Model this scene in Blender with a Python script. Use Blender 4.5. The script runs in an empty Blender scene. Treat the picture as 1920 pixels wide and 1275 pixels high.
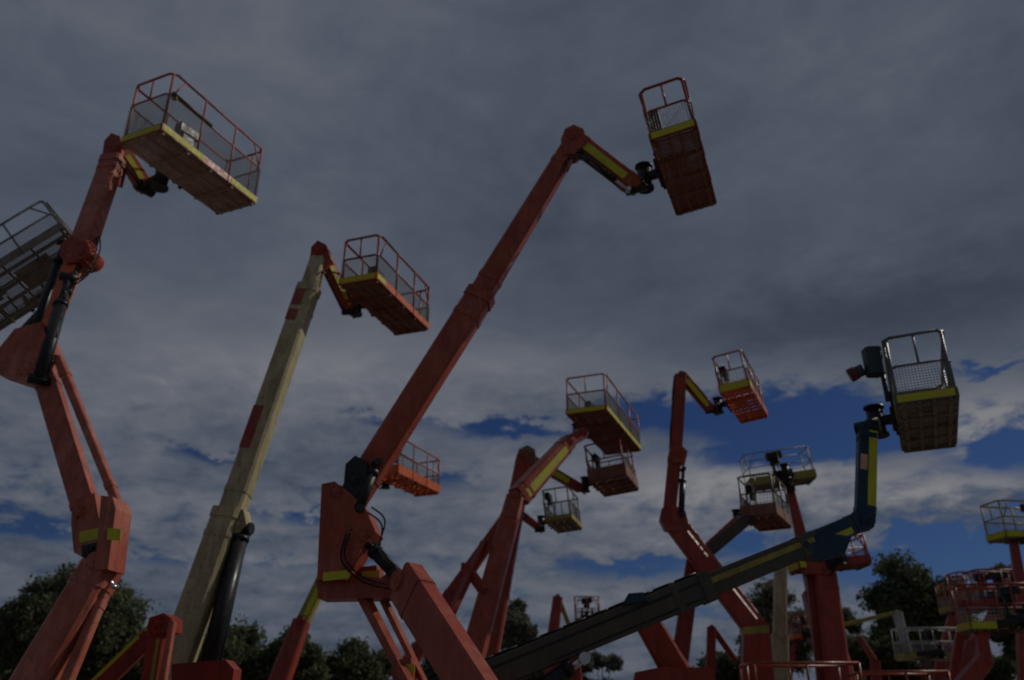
import bpy, math, random
from mathutils import Vector as V, Matrix
S=bpy.context.scene; COL=S.collection; R=math.radians
# ------------------------------------------------------------------ camera
F=1554.0; T=R(24.6); CAM=V((0,0,1.7)); CT,ST=math.cos(T),math.sin(T)
cd=bpy.data.cameras.new('camera'); cam=bpy.data.objects.new('camera',cd); COL.objects.link(cam)
cam.location=CAM; cam.rotation_euler=(R(90)+T,0,0); cd.sensor_width=36; cd.lens=F/1920*36; cd.clip_end=3000; cd.clip_start=.1
S.camera=cam
cd.dof.use_dof=True; cd.dof.focus_distance=6.0; cd.dof.aperture_fstop=1.3
S.view_settings.view_transform='Standard'; S.view_settings.look='None'; S.view_settings.gamma=1
S.view_settings.exposure=-1.0
def ray(px,py):
    a=(px-960)/F; c=(637.5-py)/F
    return V((a, CT-ST*c, ST+CT*c))
def J(px,py,Y):
    r=ray(px,py); return CAM+r*(Y/r.y)
def zc(p): q=p-CAM; return q.y*CT+q.z*ST
def azel(px,py):
    r=ray(px,py).normalized(); return math.atan2(r.x,r.y), math.asin(r.z)
# ------------------------------------------------------------------ sun and sky
SUN_AZ=R(66); SUN_EL=R(39)      # azimuth clockwise from +Y
sd=V((math.sin(SUN_AZ)*math.cos(SUN_EL),math.cos(SUN_AZ)*math.cos(SUN_EL),math.sin(SUN_EL)))
sl=bpy.data.lights.new('sun','SUN'); sl.energy=3.0; sl.angle=R(.5); sl.color=(1,.93,.84)
so=bpy.data.objects.new('sun',sl); so.rotation_euler=sd.to_track_quat('Z','Y').to_euler(); COL.objects.link(so)
w=bpy.data.worlds.new('World'); S.world=w; w.use_nodes=True; nt=w.node_tree; N=nt.nodes; L=nt.links
bg=N['Background']; bg.inputs['Strength'].default_value=.1
def lk(a,b):
    if isinstance(a,(int,float)): b.default_value=a
    else: L.new(a,b)
def M(op,a,b=0,c=0,clamp=False):
    n=N.new('ShaderNodeMath'); n.operation=op; n.use_clamp=clamp
    lk(a,n.inputs[0]); lk(b,n.inputs[1]); lk(c,n.inputs[2]); return n.outputs[0]
def smooth(x,lo,hi,a=0.0,b=1.0):
    n=N.new('ShaderNodeMapRange'); n.interpolation_type='SMOOTHSTEP'; lk(x,n.inputs[0])
    for i,q in enumerate((lo,hi,a,b)): n.inputs[i+1].default_value=q
    return n.outputs[0]
tc=N.new('ShaderNodeTexCoord'); sp=N.new('ShaderNodeSeparateXYZ'); L.new(tc.outputs['Generated'],sp.inputs[0])
dx,dy,dz=sp.outputs
az=M('ARCTAN2',dx,dy); el=M('ARCSINE',dz)
inv=M('DIVIDE',1,M('ADD',M('MAXIMUM',dz,0),.10))
cv=N.new('ShaderNodeCombineXYZ'); L.new(M('MULTIPLY',dx,inv),cv.inputs[0]); L.new(M('MULTIPLY',dy,inv),cv.inputs[1])
def noise(vec,scale,det=6,rough=.55,dist=0,off=(0,0,0),sc=(1,1,1),rot=0):
    m=N.new('ShaderNodeMapping'); L.new(vec,m.inputs[0]); m.inputs[1].default_value=off; m.inputs[3].default_value=sc; m.inputs[2].default_value=(0,0,rot)
    n=N.new('ShaderNodeTexNoise'); L.new(m.outputs[0],n.inputs['Vector'])
    n.inputs['Scale'].default_value=scale; n.inputs['Detail'].default_value=det; n.inputs['Roughness'].default_value=rough; n.inputs['Distortion'].default_value=dist
    return n.outputs['Fac']
ae=N.new('ShaderNodeCombineXYZ'); L.new(az,ae.inputs[0]); L.new(el,ae.inputs[1])
na=noise(cv.outputs[0],1.3,8,.55,.3,(3.1,1.7,0),(1,1,1))
nb=noise(cv.outputs[0],.55,5,.5,.5,(7,2,1))
nf=noise(ae.outputs[0],21,8,.64,.3,(1.3,4,0),(1,2.3,1),R(-6))     # puffs of the broken lower cloud
nw=noise(ae.outputs[0],6,4,.5,.3,(9,1,0),(1,1.8,1))
azw=M('ADD',az,M('MULTIPLY',M('SUBTRACT',nw,.5),.12)); elw=M('ADD',el,M('MULTIPLY',M('SUBTRACT',nf,.5),.07))
def blobs(lst):
    tot=0.0
    for px,py,rx,ry,k in lst:
        a0,e0=azel(px,py)
        c=math.cos(e0)
        u=M('DIVIDE',M('SUBTRACT',azw,a0),rx/F/c); v=M('DIVIDE',M('SUBTRACT',elw,e0),ry/F)
        g=M('MULTIPLY',M('EXPONENT',M('MULTIPLY',M('ADD',M('MULTIPLY',u,u),M('MULTIPLY',v,v)),-1)),k)
        tot=g if isinstance(tot,float) else M('ADD',tot,g)
    return tot
gaps=blobs([(960,805,150,20,1.2),(1240,775,110,34,1.4),(1500,790,150,52,1.9),(1560,840,200,24,1.2),(1890,845,80,26,1.6),
 (1760,1040,190,50,2.0),(1950,1080,160,40,1.2),(1190,1066,140,18,1.2),(1400,1010,60,26,1.4),(50,992,110,15,1.05),(410,860,80,13,.85),(700,785,80,14,.85),(1890,685,60,9,1.0),
 (560,970,90,14,.9),(820,900,70,18,.75),(1300,1150,150,20,.55),(330,1050,150,13,.7),(640,1060,150,12,.5),(1050,900,60,20,.3),(-300,900,200,50,1),(2300,800,200,90,1.4)])
brk=smooth(el,R(10),R(27),1,.10)
cvr=M('SUBTRACT',M('ADD',1.02,M('MULTIPLY',M('SUBTRACT',nf,.5),M('MULTIPLY',brk,2.6))),gaps)
alpha=smooth(cvr,.0,.92)
lum=blobs([(350,700,420,110,.20),(1000,690,260,60,.28),(1450,705,220,42,.30),(1880,765,110,50,.50),(1390,900,200,55,.46),(1780,905,220,36,.42),(1130,965,190,80,.34),
 (120,100,420,160,.10),(700,20,300,80,.07),(1750,60,260,70,.10),(1080,1130,420,50,.20),(300,930,300,60,.12),(600,690,260,60,.14),
 (1060,470,330,110,-.18),(1500,590,360,80,-.20),(1750,590,300,70,-.16),(1450,330,400,150,-.07),(650,330,250,120,-.07),(1800,960,190,24,-.16),(300,1120,400,60,-.04),(560,230,200,120,.05)])
br=M('ADD',M('ADD',.37,lum),M('ADD',M('MULTIPLY',M('SUBTRACT',na,.5),.85),M('MULTIPLY',M('SUBTRACT',nb,.5),.35)))
nm_=noise(ae.outputs[0],6.5,6,.6,.6,(5,2.3,0),(1,1.9,1),R(-14))
br=M('ADD',br,M('MULTIPLY',M('SUBTRACT',nm_,.5),.5))
br=M('ADD',br,M('MULTIPLY',M('SUBTRACT',nf,.5),M('MULTIPLY',brk,1.25)),0,True)
rp=N.new('ShaderNodeValToRGB'); L.new(br,rp.inputs[0]); cr=rp.color_ramp
cols=[(0,(.085,.105,.15)),(.35,(.150,.182,.245)),(.7,(.25,.27,.325)),(1,(.40,.405,.43))]
while len(cr.elements)<4: cr.elements.new(.5)
for e,(p,c) in zip(cr.elements,cols): e.position=p; e.color=(*[q*1.0 for q in c],1)
sky=N.new('ShaderNodeTexSky'); sky.sky_type='NISHITA'; sky.sun_disc=False; sky.sun_elevation=SUN_EL; sky.sun_rotation=SUN_AZ; sky.altitude=200; sky.dust_density=.3; sky.ozone_density=3
tint=N.new('ShaderNodeMix'); tint.data_type='RGBA'; tint.blend_type='MULTIPLY'; tint.inputs[0].default_value=1
L.new(sky.outputs[0],tint.inputs[6]); tint.inputs[7].default_value=(.17,.24,.40,1)
up=N.new('ShaderNodeMix'); up.data_type='RGBA'; up.blend_type='MULTIPLY'; up.inputs[0].default_value=1
L.new(rp.outputs[0],up.inputs[6]); up.inputs[7].default_value=(10,10,10,1); up.clamp_result=False
mx=N.new('ShaderNodeMix'); mx.data_type='RGBA'; L.new(alpha,mx.inputs[0]); L.new(tint.outputs[2],mx.inputs[6]); L.new(up.outputs[2],mx.inputs[7])
L.new(mx.outputs[2],bg.inputs[0])
# ------------------------------------------------------------------ materials
def mat(name,col,rough=.5,metal=0,fade=None,dirt=.0,dirtcol=(.05,.035,.025),scale=3.0,bump=.0,coat=0):
    m=bpy.data.materials.new(name); m.use_nodes=True; t=m.node_tree; n=t.nodes; l=t.links; b=n['Principled BSDF']
    b.inputs['Roughness'].default_value=rough; b.inputs['Metallic'].default_value=metal; b.inputs['Specular IOR Level'].default_value=.28 if rough<.85 else .12
    if coat: b.inputs['Coat Weight'].default_value=coat; b.inputs['Coat Roughness'].default_value=.25
    c=n.new('ShaderNodeTexCoord')
    def nz(sc,det=5,r=.6,d=0,st=(1,1,1)):
        mp=n.new('ShaderNodeMapping'); mp.inputs[3].default_value=st; l.new(c.outputs['Object'],mp.inputs[0])
        q=n.new('ShaderNodeTexNoise'); q.inputs['Scale'].default_value=sc; q.inputs['Detail'].default_value=det; q.inputs['Roughness'].default_value=r; q.inputs['Distortion'].default_value=d
        l.new(mp.outputs[0],q.inputs['Vector']); return q.outputs['Fac']
    def rng(x,a,b_,hi):
        q=n.new('ShaderNodeMapRange'); l.new(x,q.inputs[0]); q.inputs[1].default_value=a; q.inputs[2].default_value=b_; q.inputs[4].default_value=hi; return q.outputs[0]
    def mix(f,a,b_):
        q=n.new('ShaderNodeMix'); q.data_type='RGBA'; l.new(f,q.inputs[0])
        if isinstance(a,tuple): q.inputs[6].default_value=(*a,1)
        else: l.new(a,q.inputs[6])
        q.inputs[7].default_value=(*b_,1); return q.outputs[2]
    f2=fade or tuple(min(1,q*1.25+.01) for q in col)
    o=mix(rng(nz(scale*.5,4,.55,.4),.38,.68,1),col,f2)
    o=mix(rng(nz(scale*5,4,.7),.45,.8,.35),o,tuple(q*.7 for q in col))
    if dirt:
        o=mix(rng(nz(scale*2.2,7,.7,.8,(1,1,.35)),.58-.2*dirt,.78,min(1,dirt)),o,dirtcol)
    if dirt and scale==3.0:
        o=mix(rng(nz(7,6,.75,.3,(1,1,.12)),.44,.70,.75),o,tuple(q*.42+.012 for q in col))
        o=mix(rng(nz(17,4,.7),.60,.67,.85),o,(.085,.05,.035))
    l.new(o,b.inputs['Base Color'])
    rr=rng(nz(scale*3),.3,.7,.25); ad=n.new('ShaderNodeMath'); l.new(rr,ad.inputs[0]); ad.inputs[1].default_value=max(.05,rough-.12); l.new(ad.outputs[0],b.inputs['Roughness'])
    if bump:
        bp=n.new('ShaderNodeBump'); bp.inputs['Strength'].default_value=bump; bp.inputs['Distance'].default_value=.01; l.new(nz(scale*12),bp.inputs['Height']); l.new(bp.outputs[0],b.inputs['Normal'])
    return m
ORANGE=mat('orange_paint',(.36,.056,.024),.36,fade=(.42,.105,.06),dirt=.55)
FADED=mat('faded_orange_paint',(.42,.092,.05),.45,fade=(.52,.20,.14),dirt=.55)
RED=mat('red_orange_paint',(.33,.036,.018),.4,fade=(.36,.065,.035),dirt=.5)
DEEP=mat('deep_red_paint',(.27,.035,.022),.42,dirt=.4)
BRIGHT=mat('bright_orange_paint',(.62,.12,.03),.42,dirt=.2)
CREAM=mat('cream_paint',(.40,.345,.185),.5,fade=(.56,.49,.30),dirt=.45,dirtcol=(.12,.09,.05))
GREYB=mat('grey_green_paint',(.085,.076,.050),.45,fade=(.06,.056,.042),dirt=.5,dirtcol=(.03,.026,.02))
BLUE=mat('dark_teal_blue_paint',(.007,.036,.068),.35,fade=(.010,.05,.085),dirt=.3,dirtcol=(.02,.025,.03))
YEL=mat('yellow_green_tape',(.56,.55,.03),.6,fade=(.50,.44,.05),dirt=.35,dirtcol=(.16,.13,.03),scale=5)
YPAINT=mat('dull_yellow_paint',(.33,.27,.05),.5,dirt=.4)
GREY=mat('grey_rail_paint',(.13,.135,.14),.45,dirt=.3)
PALE=mat('pale_grey_paint',(.42,.42,.40),.5,dirt=.4)
FLOORM=mat('dirty_steel_grating',(.19,.155,.125),.75,fade=(.28,.24,.20),dirt=.8,dirtcol=(.07,.042,.026),scale=4)
FLOORR=mat('rusty_red_grating',(.22,.085,.055),.75,fade=(.27,.16,.12),dirt=.7,dirtcol=(.06,.035,.025),scale=4)
def leafmat(name,c,f):
    m=mat(name,c,.9,fade=f,scale=.7); t=m.node_tree; b=t.nodes['Principled BSDF']; o=t.nodes['Material Output']
    tr=t.nodes.new('ShaderNodeBsdfTranslucent'); ms=t.nodes.new('ShaderNodeMixShader'); ms.inputs[0].default_value=.30
    t.links.new(b.inputs['Base Color'].links[0].from_socket,tr.inputs[0]); t.links.new(b.outputs[0],ms.inputs[1]); t.links.new(tr.outputs[0],ms.inputs[2]); t.links.new(ms.outputs[0],o.inputs[0])
    return m
WIRE=mat('galvanised_wire',(.20,.20,.19),.6)
FLOORA=mat('orange_grey_grating',(.36,.21,.155),.75,fade=(.42,.33,.28),dirt=.6,dirtcol=(.10,.06,.04),scale=4)
MAROON=mat('dark_maroon_plastic',(.10,.018,.018),.5)
BLACK=mat('black_steel',(.012,.013,.016),.4,dirt=.2)
RUB=mat('black_rubber',(.015,.015,.015),.75,bump=.3)
ROD=mat('chrome_rod',(.5,.5,.52),.25,.9)
BOXM=mat('dark_green_plastic',(.028,.045,.045),.5)
DECR=mat('red_decal',(.28,.045,.03),.5,fade=(.36,.11,.08),dirt=.6,scale=6)
DECP=mat('peach_decal',(.6,.33,.22),.5)
GROUND=mat('gravel_yard',(.16,.145,.12),.9,fade=(.22,.19,.15),dirt=.5,dirtcol=(.09,.07,.05),scale=.6,bump=.6)
BARK=mat('grey_bark',(.14,.115,.09),.9,fade=(.22,.19,.15),dirt=.4,scale=1.5,bump=.5)
LEAF=leafmat('gum_leaves',(.095,.115,.060),(.15,.16,.09))
LEAF2=leafmat('dark_leaves',(.085,.100,.052),(.14,.15,.08))
LEAF3=leafmat('grey_green_leaves',(.13,.135,.10),(.19,.19,.14))
# ------------------------------------------------------------------ mesh builder
Z=V((0,0,1))
class MB:
    def __init__(s): s.v=[]; s.f=[]; s.sm=[]
    def ring(s,pts): i=len(s.v); s.v+=[tuple(p) for p in pts]; return list(range(i,i+len(pts)))
    def face(s,idx,sm=False): s.f.append(tuple(idx)); s.sm.append(sm)
    def loft(s,rings,cap=True,sm=False):
        ids=[s.ring(r) for r in rings]
        for a,b in zip(ids,ids[1:]):
            n=len(a)
            for i in range(n): s.face((a[i],a[(i+1)%n],b[(i+1)%n],b[i]),sm)
        if cap: s.face(ids[0][::-1]); s.face(ids[-1])
        return s
    def tube(s,a,b,r,r2=None,n=8):
        a=V(a);b=V(b);d=(b-a)
        if d.length<1e-6: return s
        d.normalize(); x=d.cross(Z if abs(d.z)<.95 else V((1,0,0))).normalized(); y=d.cross(x)
        r2=r if r2 is None else r2
        c=[(math.cos(2*math.pi*i/n),math.sin(2*math.pi*i/n)) for i in range(n)]
        return s.loft([[a+(x*p+y*q)*r for p,q in c],[b+(x*p+y*q)*r2 for p,q in c]],True,n>4)
    def path(s,pts,r,n=6):
        for a,b in zip(pts,pts[1:]): s.tube(a,b,r,n=n)
        return s
    def beam(s,a,b,sv,uv,w0,h0,w1,h1,ch=.12):
        def rg(p,w,h):
            c=ch*min(w,h); W=w/2;H=h/2
            q=[(W,-H+c),(W,H-c),(W-c,H),(-W+c,H),(-W,H-c),(-W,-H+c),(-W+c,-H),(W-c,-H)]
            return [p+sv*x+uv*y for x,y in q]
        return s.loft([rg(a,w0,h0),rg(b,w1,h1)])
    def box(s,c,x,y,z):   # half vectors
        P=[c+x*i+y*j+z*k for k in (-1,1) for i,j in ((-1,-1),(1,-1),(1,1),(-1,1))]
        i=s.ring(P)
        for q in ((3,2,1,0),(4,5,6,7),(0,1,5,4),(1,2,6,5),(2,3,7,6),(3,0,4,7)): s.face([i[k] for k in q])
        return s
    def prism(s,poly,off):
        return s.loft([[p-off for p in poly],[p+off for p in poly]])
    def build(s,name,m,parent=None,origin=V((0,0,0))):
        me=bpy.data.meshes.new(name); o=V(origin)
        me.from_pydata([(p[0]-o.x,p[1]-o.y,p[2]-o.z) for p in s.v],[],s.f); me.validate()
        if len(me.polygons)==len(s.sm): me.polygons.foreach_set('use_smooth',s.sm)
        me.materials.append(m)
        ob=bpy.data.objects.new(name,me); COL.objects.link(ob)
        if parent: ob.parent=parent
        return ob
def struct(name,mb,m,kind='structure'):
    o=mb.build(name,m); o['kind']=kind; return o
def empty(name,loc,label,cat,group=None):
    e=bpy.data.objects.new(name,None); e.location=loc; COL.objects.link(e); e['label']=label; e['category']=cat
    if group: e['group']=group
    e.empty_display_size=.5
    return e
# ------------------------------------------------------------------ ground
g=MB(); n=24; ext=700
ids=[[g.ring([V((-ext+2*ext*i/n,-ext+2*ext*j/n,0))])[0] for i in range(n+1)] for j in range(n+1)]
for j in range(n):
    for i in range(n): g.face((ids[j][i],ids[j][i+1],ids[j+1][i+1],ids[j+1][i]))
struct('ground',g,GROUND)
# ------------------------------------------------------------------ lifts
GRP='boom lifts parked in the yard with their arms raised'
class Lift:
    def __init__(s,label,bx,bY,paint=ORANGE,yaw=None,name='boom_lift',cat='boom lift',base=True,group=GRP,pivot=None,size=1.0):
        p=J(bx,1300,bY); s.base=V((p.x,p.y,0)); s.paint=paint
        s.root=empty(name,s.base,label,cat,group); s.yaw=yaw if yaw is not None else 0
        if base: s.chassis(size)
    def add(s,name,mb,m,parent=None): return mb.build(name,m,parent or s.root,s.base)
    def chassis(s,k=1.0):
        c=math.cos(s.yaw);q=math.sin(s.yaw); X=V((c,q,0));Y=V((-q,c,0)); B=s.base
        m=MB(); m.beam(B-X*1.25*k+Z*.62*k,B+X*1.25*k+Z*.62*k,Y,Z,1.1*k,.42*k,1.1*k,.42*k)
        for e in (-1,1): m.tube(B+X*e*1.15*k-Y*.95*k+Z*.45*k,B+X*e*1.15*k+Y*.95*k+Z*.45*k,.12*k,n=10)
        s.add('chassis',m,BLACK)
        for e in (-1,1):
            for f in (-1,1):
                a=B+X*e*1.15*k+Z*.45*k
                wm=MB(); wm.tube(a+Y*f*.8*k,a+Y*f*1.14*k,.45*k,n=28); wh=s.add('wheel',wm,RUB)
                r=MB(); r.tube(a+Y*f*1.1*k,a+Y*f*1.17*k,.24*k,n=18); r.tube(a+Y*f*1.17*k,a+Y*f*1.2*k,.08*k,n=10); s.add('rim',r,PALE,wh)
        m=MB(); m.tube(B+Z*.83*k,B+Z*.97*k,.5*k,n=24); m.beam(B-X*1.1*k+Z*1.2*k,B+X*.9*k+Z*1.2*k,Y,Z,1.3*k,.46*k,1.3*k,.46*k,.2)
        s.add('turntable',m,s.paint)
        m=MB(); m.beam(B-X*1.5*k+Z*1.15*k,B-X*1.1*k+Z*1.15*k,Y,Z,1.6*k,.62*k,1.6*k,.7*k,.2); s.add('counterweight',m,BLACK)
        m=MB()
        for f in (-1,1): m.box(B+X*.1*k+Y*f*.3*k+Z*1.62*k,X*.35*k,Y*.03*k,Z*.25*k)
        s.add('boom_bracket',m,s.paint)
    def frame(s,a,b):
        d=(b-a).normalized(); h=V((d.x,d.y,0)); mid=(a+b)/2-CAM; vh=V((mid.x,mid.y,0)).normalized()
        sv=V((-.10,-1,0)).normalized()
        if h.length>.6:
            sv=Z.cross(d).normalized()
            if sv.y>0: sv=-sv
        sv=(sv-d*sv.dot(d)).normalized(); uv=sv.cross(d).normalized()
        if uv.z<0 or (abs(uv.z)<.05 and uv.x<0): uv=-uv
        return d,sv,uv
    def arm(s,name,A,B,w=.85,m=None,parent=None,ch=.12,collar=False,pin=True,sv=None,weld=True):
        """A,B = (px,py,Y,height in px)"""
        a=J(*A[:3]);b=J(*B[:3]); h0=A[3]*zc(a)/F; h1=B[3]*zc(b)/F
        d,s_,u=s.frame(a,b)
        if sv is not None:
            s_=(sv-d*sv.dot(d)).normalized(); u=s_.cross(d).normalized()
            if u.z<0: u=-u
        q=MB(); q.beam(a,b,s_,u,h0*w,h0,h1*w,h1,ch)
        if collar:
            q.beam(b-d*.16,b+d*.015,s_,u,h1*w+.035,h1+.035,h1*w+.035,h1+.035,ch)
        if pin:
            for p,h in (((a,h0),) if collar else ((a,h0),(b,h1))): q.tube(p-s_*h*w*.62,p+s_*h*w*.62,h*.24,n=14); q.tube(p-s_*h*w*.66,p+s_*h*w*.66,h*.10,n=8)
        if weld:
            Ln=(b-a).length
            for t in (.12,.88): # stiffening bands
                p=a.lerp(b,t); h=h0+(h1-h0)*t; q.beam(p-d*.05,p+d*.05,s_,u,h*w+.02,h+.02,h*w+.02,h+.02,ch)
        o=s.add(name,q,m or s.paint,parent)
        return dict(o=o,a=a,b=b,d=d,s=s_,u=u,h0=h0,h1=h1,w=w)
    def tape(s,A,t0,t1,v0,v1,m=None,name='reflective_tape',faces=(1,-1)):
        for e in faces:
            P=[]; q=MB()
            for t,v in ((t0,v0),(t1,v0),(t1,v1),(t0,v1)):
                h=A['h0']+(A['h1']-A['h0'])*t; P.append(A['a'].lerp(A['b'],t)+A['u']*h*v+A['s']*e*(h*A['w']/2+.005))
            q.prism(P,A['s']*.004)
            s.add(name,q,m or YEL,A['o'])
    def tape_wrap(s,A,t0,t1,m=None):
        q=MB(); a=A['a'].lerp(A['b'],t0); b=A['a'].lerp(A['b'],t1); h0=A['h0']+(A['h1']-A['h0'])*t0; h1=A['h0']+(A['h1']-A['h0'])*t1
        q.beam(a,b,A['s'],A['u'],h0*A['w']+.012,h0+.012,h1*A['w']+.012,h1+.012,.12)
        return s.add('reflective_tape',q,m or YEL,A['o'])
    def hose(s,A,side=-.55,r=.018,n=3,m=BLACK,t0=.05,t1=.97,sag=.05,face=0.2):
        q=MB(); rnd=random.Random(int(abs(A['a'].x)*97))
        for k in range(n):
            pts=[]
            for i in range(13):
                t=t0+(t1-t0)*i/12; h=A['h0']+(A['h1']-A['h0'])*t
                pts.append(A['a'].lerp(A['b'],t)+A['u']*(h*side*(1+.04*k)-(math.sin(i*.52)**2)*sag*.3*(1 if side<0 else -1))+A['s']*((k-(n-1)/2)*.045+face*h))
            q.path(pts,r,6)
            
        return s.add('hydraulic_hose',q,m,A['o'])
    def ram(s,A,B,split=.55,flip=False):
        a=J(*A[:3]);b=J(*B[:3]); r=A[3]*zc(a)/F/2; c=a.lerp(b,split); d=(b-a).normalized()
        q=MB(); q.tube(a,c,r,n=14); q.tube(c-d*.05,c+d*.03,r*1.15,n=14)
        x=d.cross(Z).normalized()
        q.tube(a-x*r*1.5,a+x*r*1.5,r*.8,n=10)
        for k in (-1,1): q.tube(a+x*r*k*.5+V((0,0,r*1.1)),c+x*r*k*.5+V((0,0,r*1.1)),r*.16,n=5)
        o=s.add('hydraulic_cylinder',q,BLACK)
        q=MB(); q.tube(c,b,r*.55,n=12); q.tube(b-x*r*1.3,b+x*r*1.3,r*.75,n=10); s.add('piston_rod',q,ROD if not flip else BLACK,o); return o
    def plate(s,poly,Y,th,m=None,name='knuckle',yaw=0,holes=()):
        """pixel polygon on a vertical plane at depth Y facing the camera (turned by yaw)"""
        cx=sum(p[0] for p in poly)/len(poly); cy=sum(p[1] for p in poly)/len(poly)
        O=J(cx,cy,Y); h=V((.10,1,0)).normalized(); nrm=Matrix.Rotation(yaw,3,'Z')@h
        P=[]
        for px,py in poly:
            r=ray(px,py); t=(O-CAM).dot(nrm)/r.dot(nrm); P.append(CAM+r*t)
        q=MB(); q.prism(P,nrm*th/2)
        for px,py,rr in holes:
            r=ray(px,py); t=(O-CAM).dot(nrm)/r.dot(nrm); c=CAM+r*t; R_=rr*zc(c)/F
            q.tube(c-nrm*(th/2+.03),c+nrm*(th/2+.03),R_,n=16); q.tube(c-nrm*(th/2+.06),c+nrm*(th/2+.06),R_*.45,n=8)
            hx=Z.cross(nrm).normalized()
            for k_ in range(6):
                bb=c+(hx*math.cos(k_*1.047)+Z*math.sin(k_*1.047))*R_*1.35; q.tube(bb-nrm*(th/2+.025),bb,.016,n=6)
        o=s.add(name,q,m or s.paint); return dict(o=o,n=nrm,O=O,th=th)
    def plate_tape(s,PL,poly,m=None):
        q=MB(); P=[]
        for px,py in poly:
            r=ray(px,py); t=(PL['O']-CAM-PL['n']*(PL['th']/2+.004)).dot(PL['n'])/r.dot(PL['n']); P.append(CAM+r*t)
        q.prism(P,PL['n']*.003); return s.add('reflective_tape',q,m or YEL,PL['o'])
    # ------------- basket
    def basket(s,c0,Y,c1=None,c2=None,yaw=None,Ln=None,W=None,H=1.1,lean=0,flip=False,rail=None,toe=None,floor=FLOORM,attach='far',band='partial',mid=.55,mesh=True,bm=None,box=True,fine=True,gap=.045,toeh=.15,boxmat=None,rr=.027,boxpos=.5,tapem=None,wire=.0042,bs=1.0,slat=.30):
        p0=J(*c0,Y)
        if c1 is not None:
            def pl(c):
                if lean:
                    a=lean; ddx,ddy=c[0]-c0[0],c[1]-c0[1]; c=(c0[0]+ddx*math.cos(a)-ddy*math.sin(a),c0[1]+ddx*math.sin(a)+ddy*math.cos(a))
                r=ray(*c); return CAM+r*((p0.z-CAM.z)/r.z)
            e=pl(c1)-p0; l=e.length; X=e.normalized()
            f=pl(c2)-p0; Yv=Z.cross(X); wd=f.dot(Yv)
            if wd<0: Yv=-Yv; wd=-wd
            print('BASKET',c0,'L %.2f W %.2f z %.2f along %.2f'%(l,wd,p0.z,f.dot(X)))
            Ln=Ln or l; W=W or wd
        else:
            X=V((math.cos(yaw),math.sin(yaw),0)); Yv=Z.cross(X)
            if flip: Yv=-Yv
        up=Z.copy()
        if lean:
            fw=V((0,CT,ST)); Rm=Matrix.Rotation(-lean,3,fw); X=Rm@X; Yv=Rm@Yv; up=Rm@up
        P=lambda x,y,z: p0+X*x+Yv*y+up*z
        rail=rail or s.paint; toe=toe or rail
        q=MB(); r=rr
        c=[(0,0),(Ln,0),(Ln,W),(0,W)]
        k=.10
        for h,rr_ in ((H,r),(H*mid,r*.8)):
            loop=[P(k,0,h),P(Ln-k,0,h),P(Ln,k,h),P(Ln,W-k,h),P(Ln-k,W,h),P(k,W,h),P(0,W-k,h),P(0,k,h),P(k,0,h)]
            q.path(loop,rr_,8)
        for x,y in c:
            ix=k if x==0 else -k; iy=k if y==0 else -k
            q.path([P(x+ix*.35,y+iy*.35,0),P(x+ix*.35,y+iy*.35,H)],r,8)
        nm=1 if Ln<2.6 else 2
        for i in range(1,nm+1):
            if i<=nm-0 and i*Ln/(nm+1)<Ln:
                for y in (0,W): q.tube(P(i*Ln/(nm+1),y,0),P(i*Ln/(nm+1),y,H),r*.9,n=8)
        # gate on one short end: an extra upright and a diagonal brace
        q.tube(P(Ln,W*.3,0),P(Ln,W*.3,H),r*.8,n=6); q.tube(P(0,W*.5,H*mid),P(0,W*.5,H),r*.7,n=6)
        q.tube(P(Ln*.03,0,H*mid),P(Ln*.03+.25,0,H),r*.7,n=6); q.tube(P(Ln*.97,0,H*mid),P(Ln*.97-.25,0,H),r*.7,n=6)
        bo=s.add('basket',q,rail)
        q=MB()
        t=.014
        for a,b_,n_ in ((P(0,0,toeh/2),P(Ln,0,toeh/2),Yv),(P(0,W,toeh/2),P(Ln,W,toeh/2),Yv),(P(0,.02,toeh/2),P(0,W-.02,toeh/2),X),(P(Ln,.02,toeh/2),P(Ln,W-.02,toeh/2),X)):
            q.box((a+b_)/2,(b_-a)/2,n_*t,up*toeh/2)
        s.add('toe_board',q,toe,bo)
        q=MB()
        e=t+.004
        def tp(x0,y0,x1,y1,n_):
            a=P(x0,y0,toeh*.5);b_=P(x1,y1,toeh*.5)
            q=MB(); q.box((a+b_)/2+n_*(e),(b_-a)/2,n_*.003,up*toeh*.40); s.add('reflective_tape',q,tapem or YEL,bo)
        if band:
            segs={'partial':((.01,.40),(.70,.99)),'full':((.01,.99),),'end':((.01,.14),)}[band]
            for a0,a1 in segs: tp(Ln*a0,0,Ln*a1,0,-Yv); tp(Ln*a0,W,Ln*a1,W,Yv)
            tp(0,.03,0,W-.03,-X); tp(Ln,.03,Ln,W-.03,X)
        # floor: grating on a frame of channels
        q=MB()
        nn=max(6,int(Ln/gap)) if fine else 10
        for i in range(nn):
            x=(i+.5)*Ln/nn; q.box(P(x,W/2,.02),X*Ln/nn*slat,Yv*(W/2-.01),up*.010)
        for y in (.12,.38,.62,.88): q.box(P(Ln/2,W*y,-.012),X*(Ln/2-.01),Yv*.028,up*.026)
        for x in (.03,.27,.5,.73,.97): q.box(P(Ln*x,W/2,-.026),X*.026,Yv*(W/2-.012),up*.03)
        q.box(P(Ln*.34,W*.40,-.010),X*Ln*.13,Yv*W*.20,up*.006)
        s.add('floor',q,floor,bo)
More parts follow.
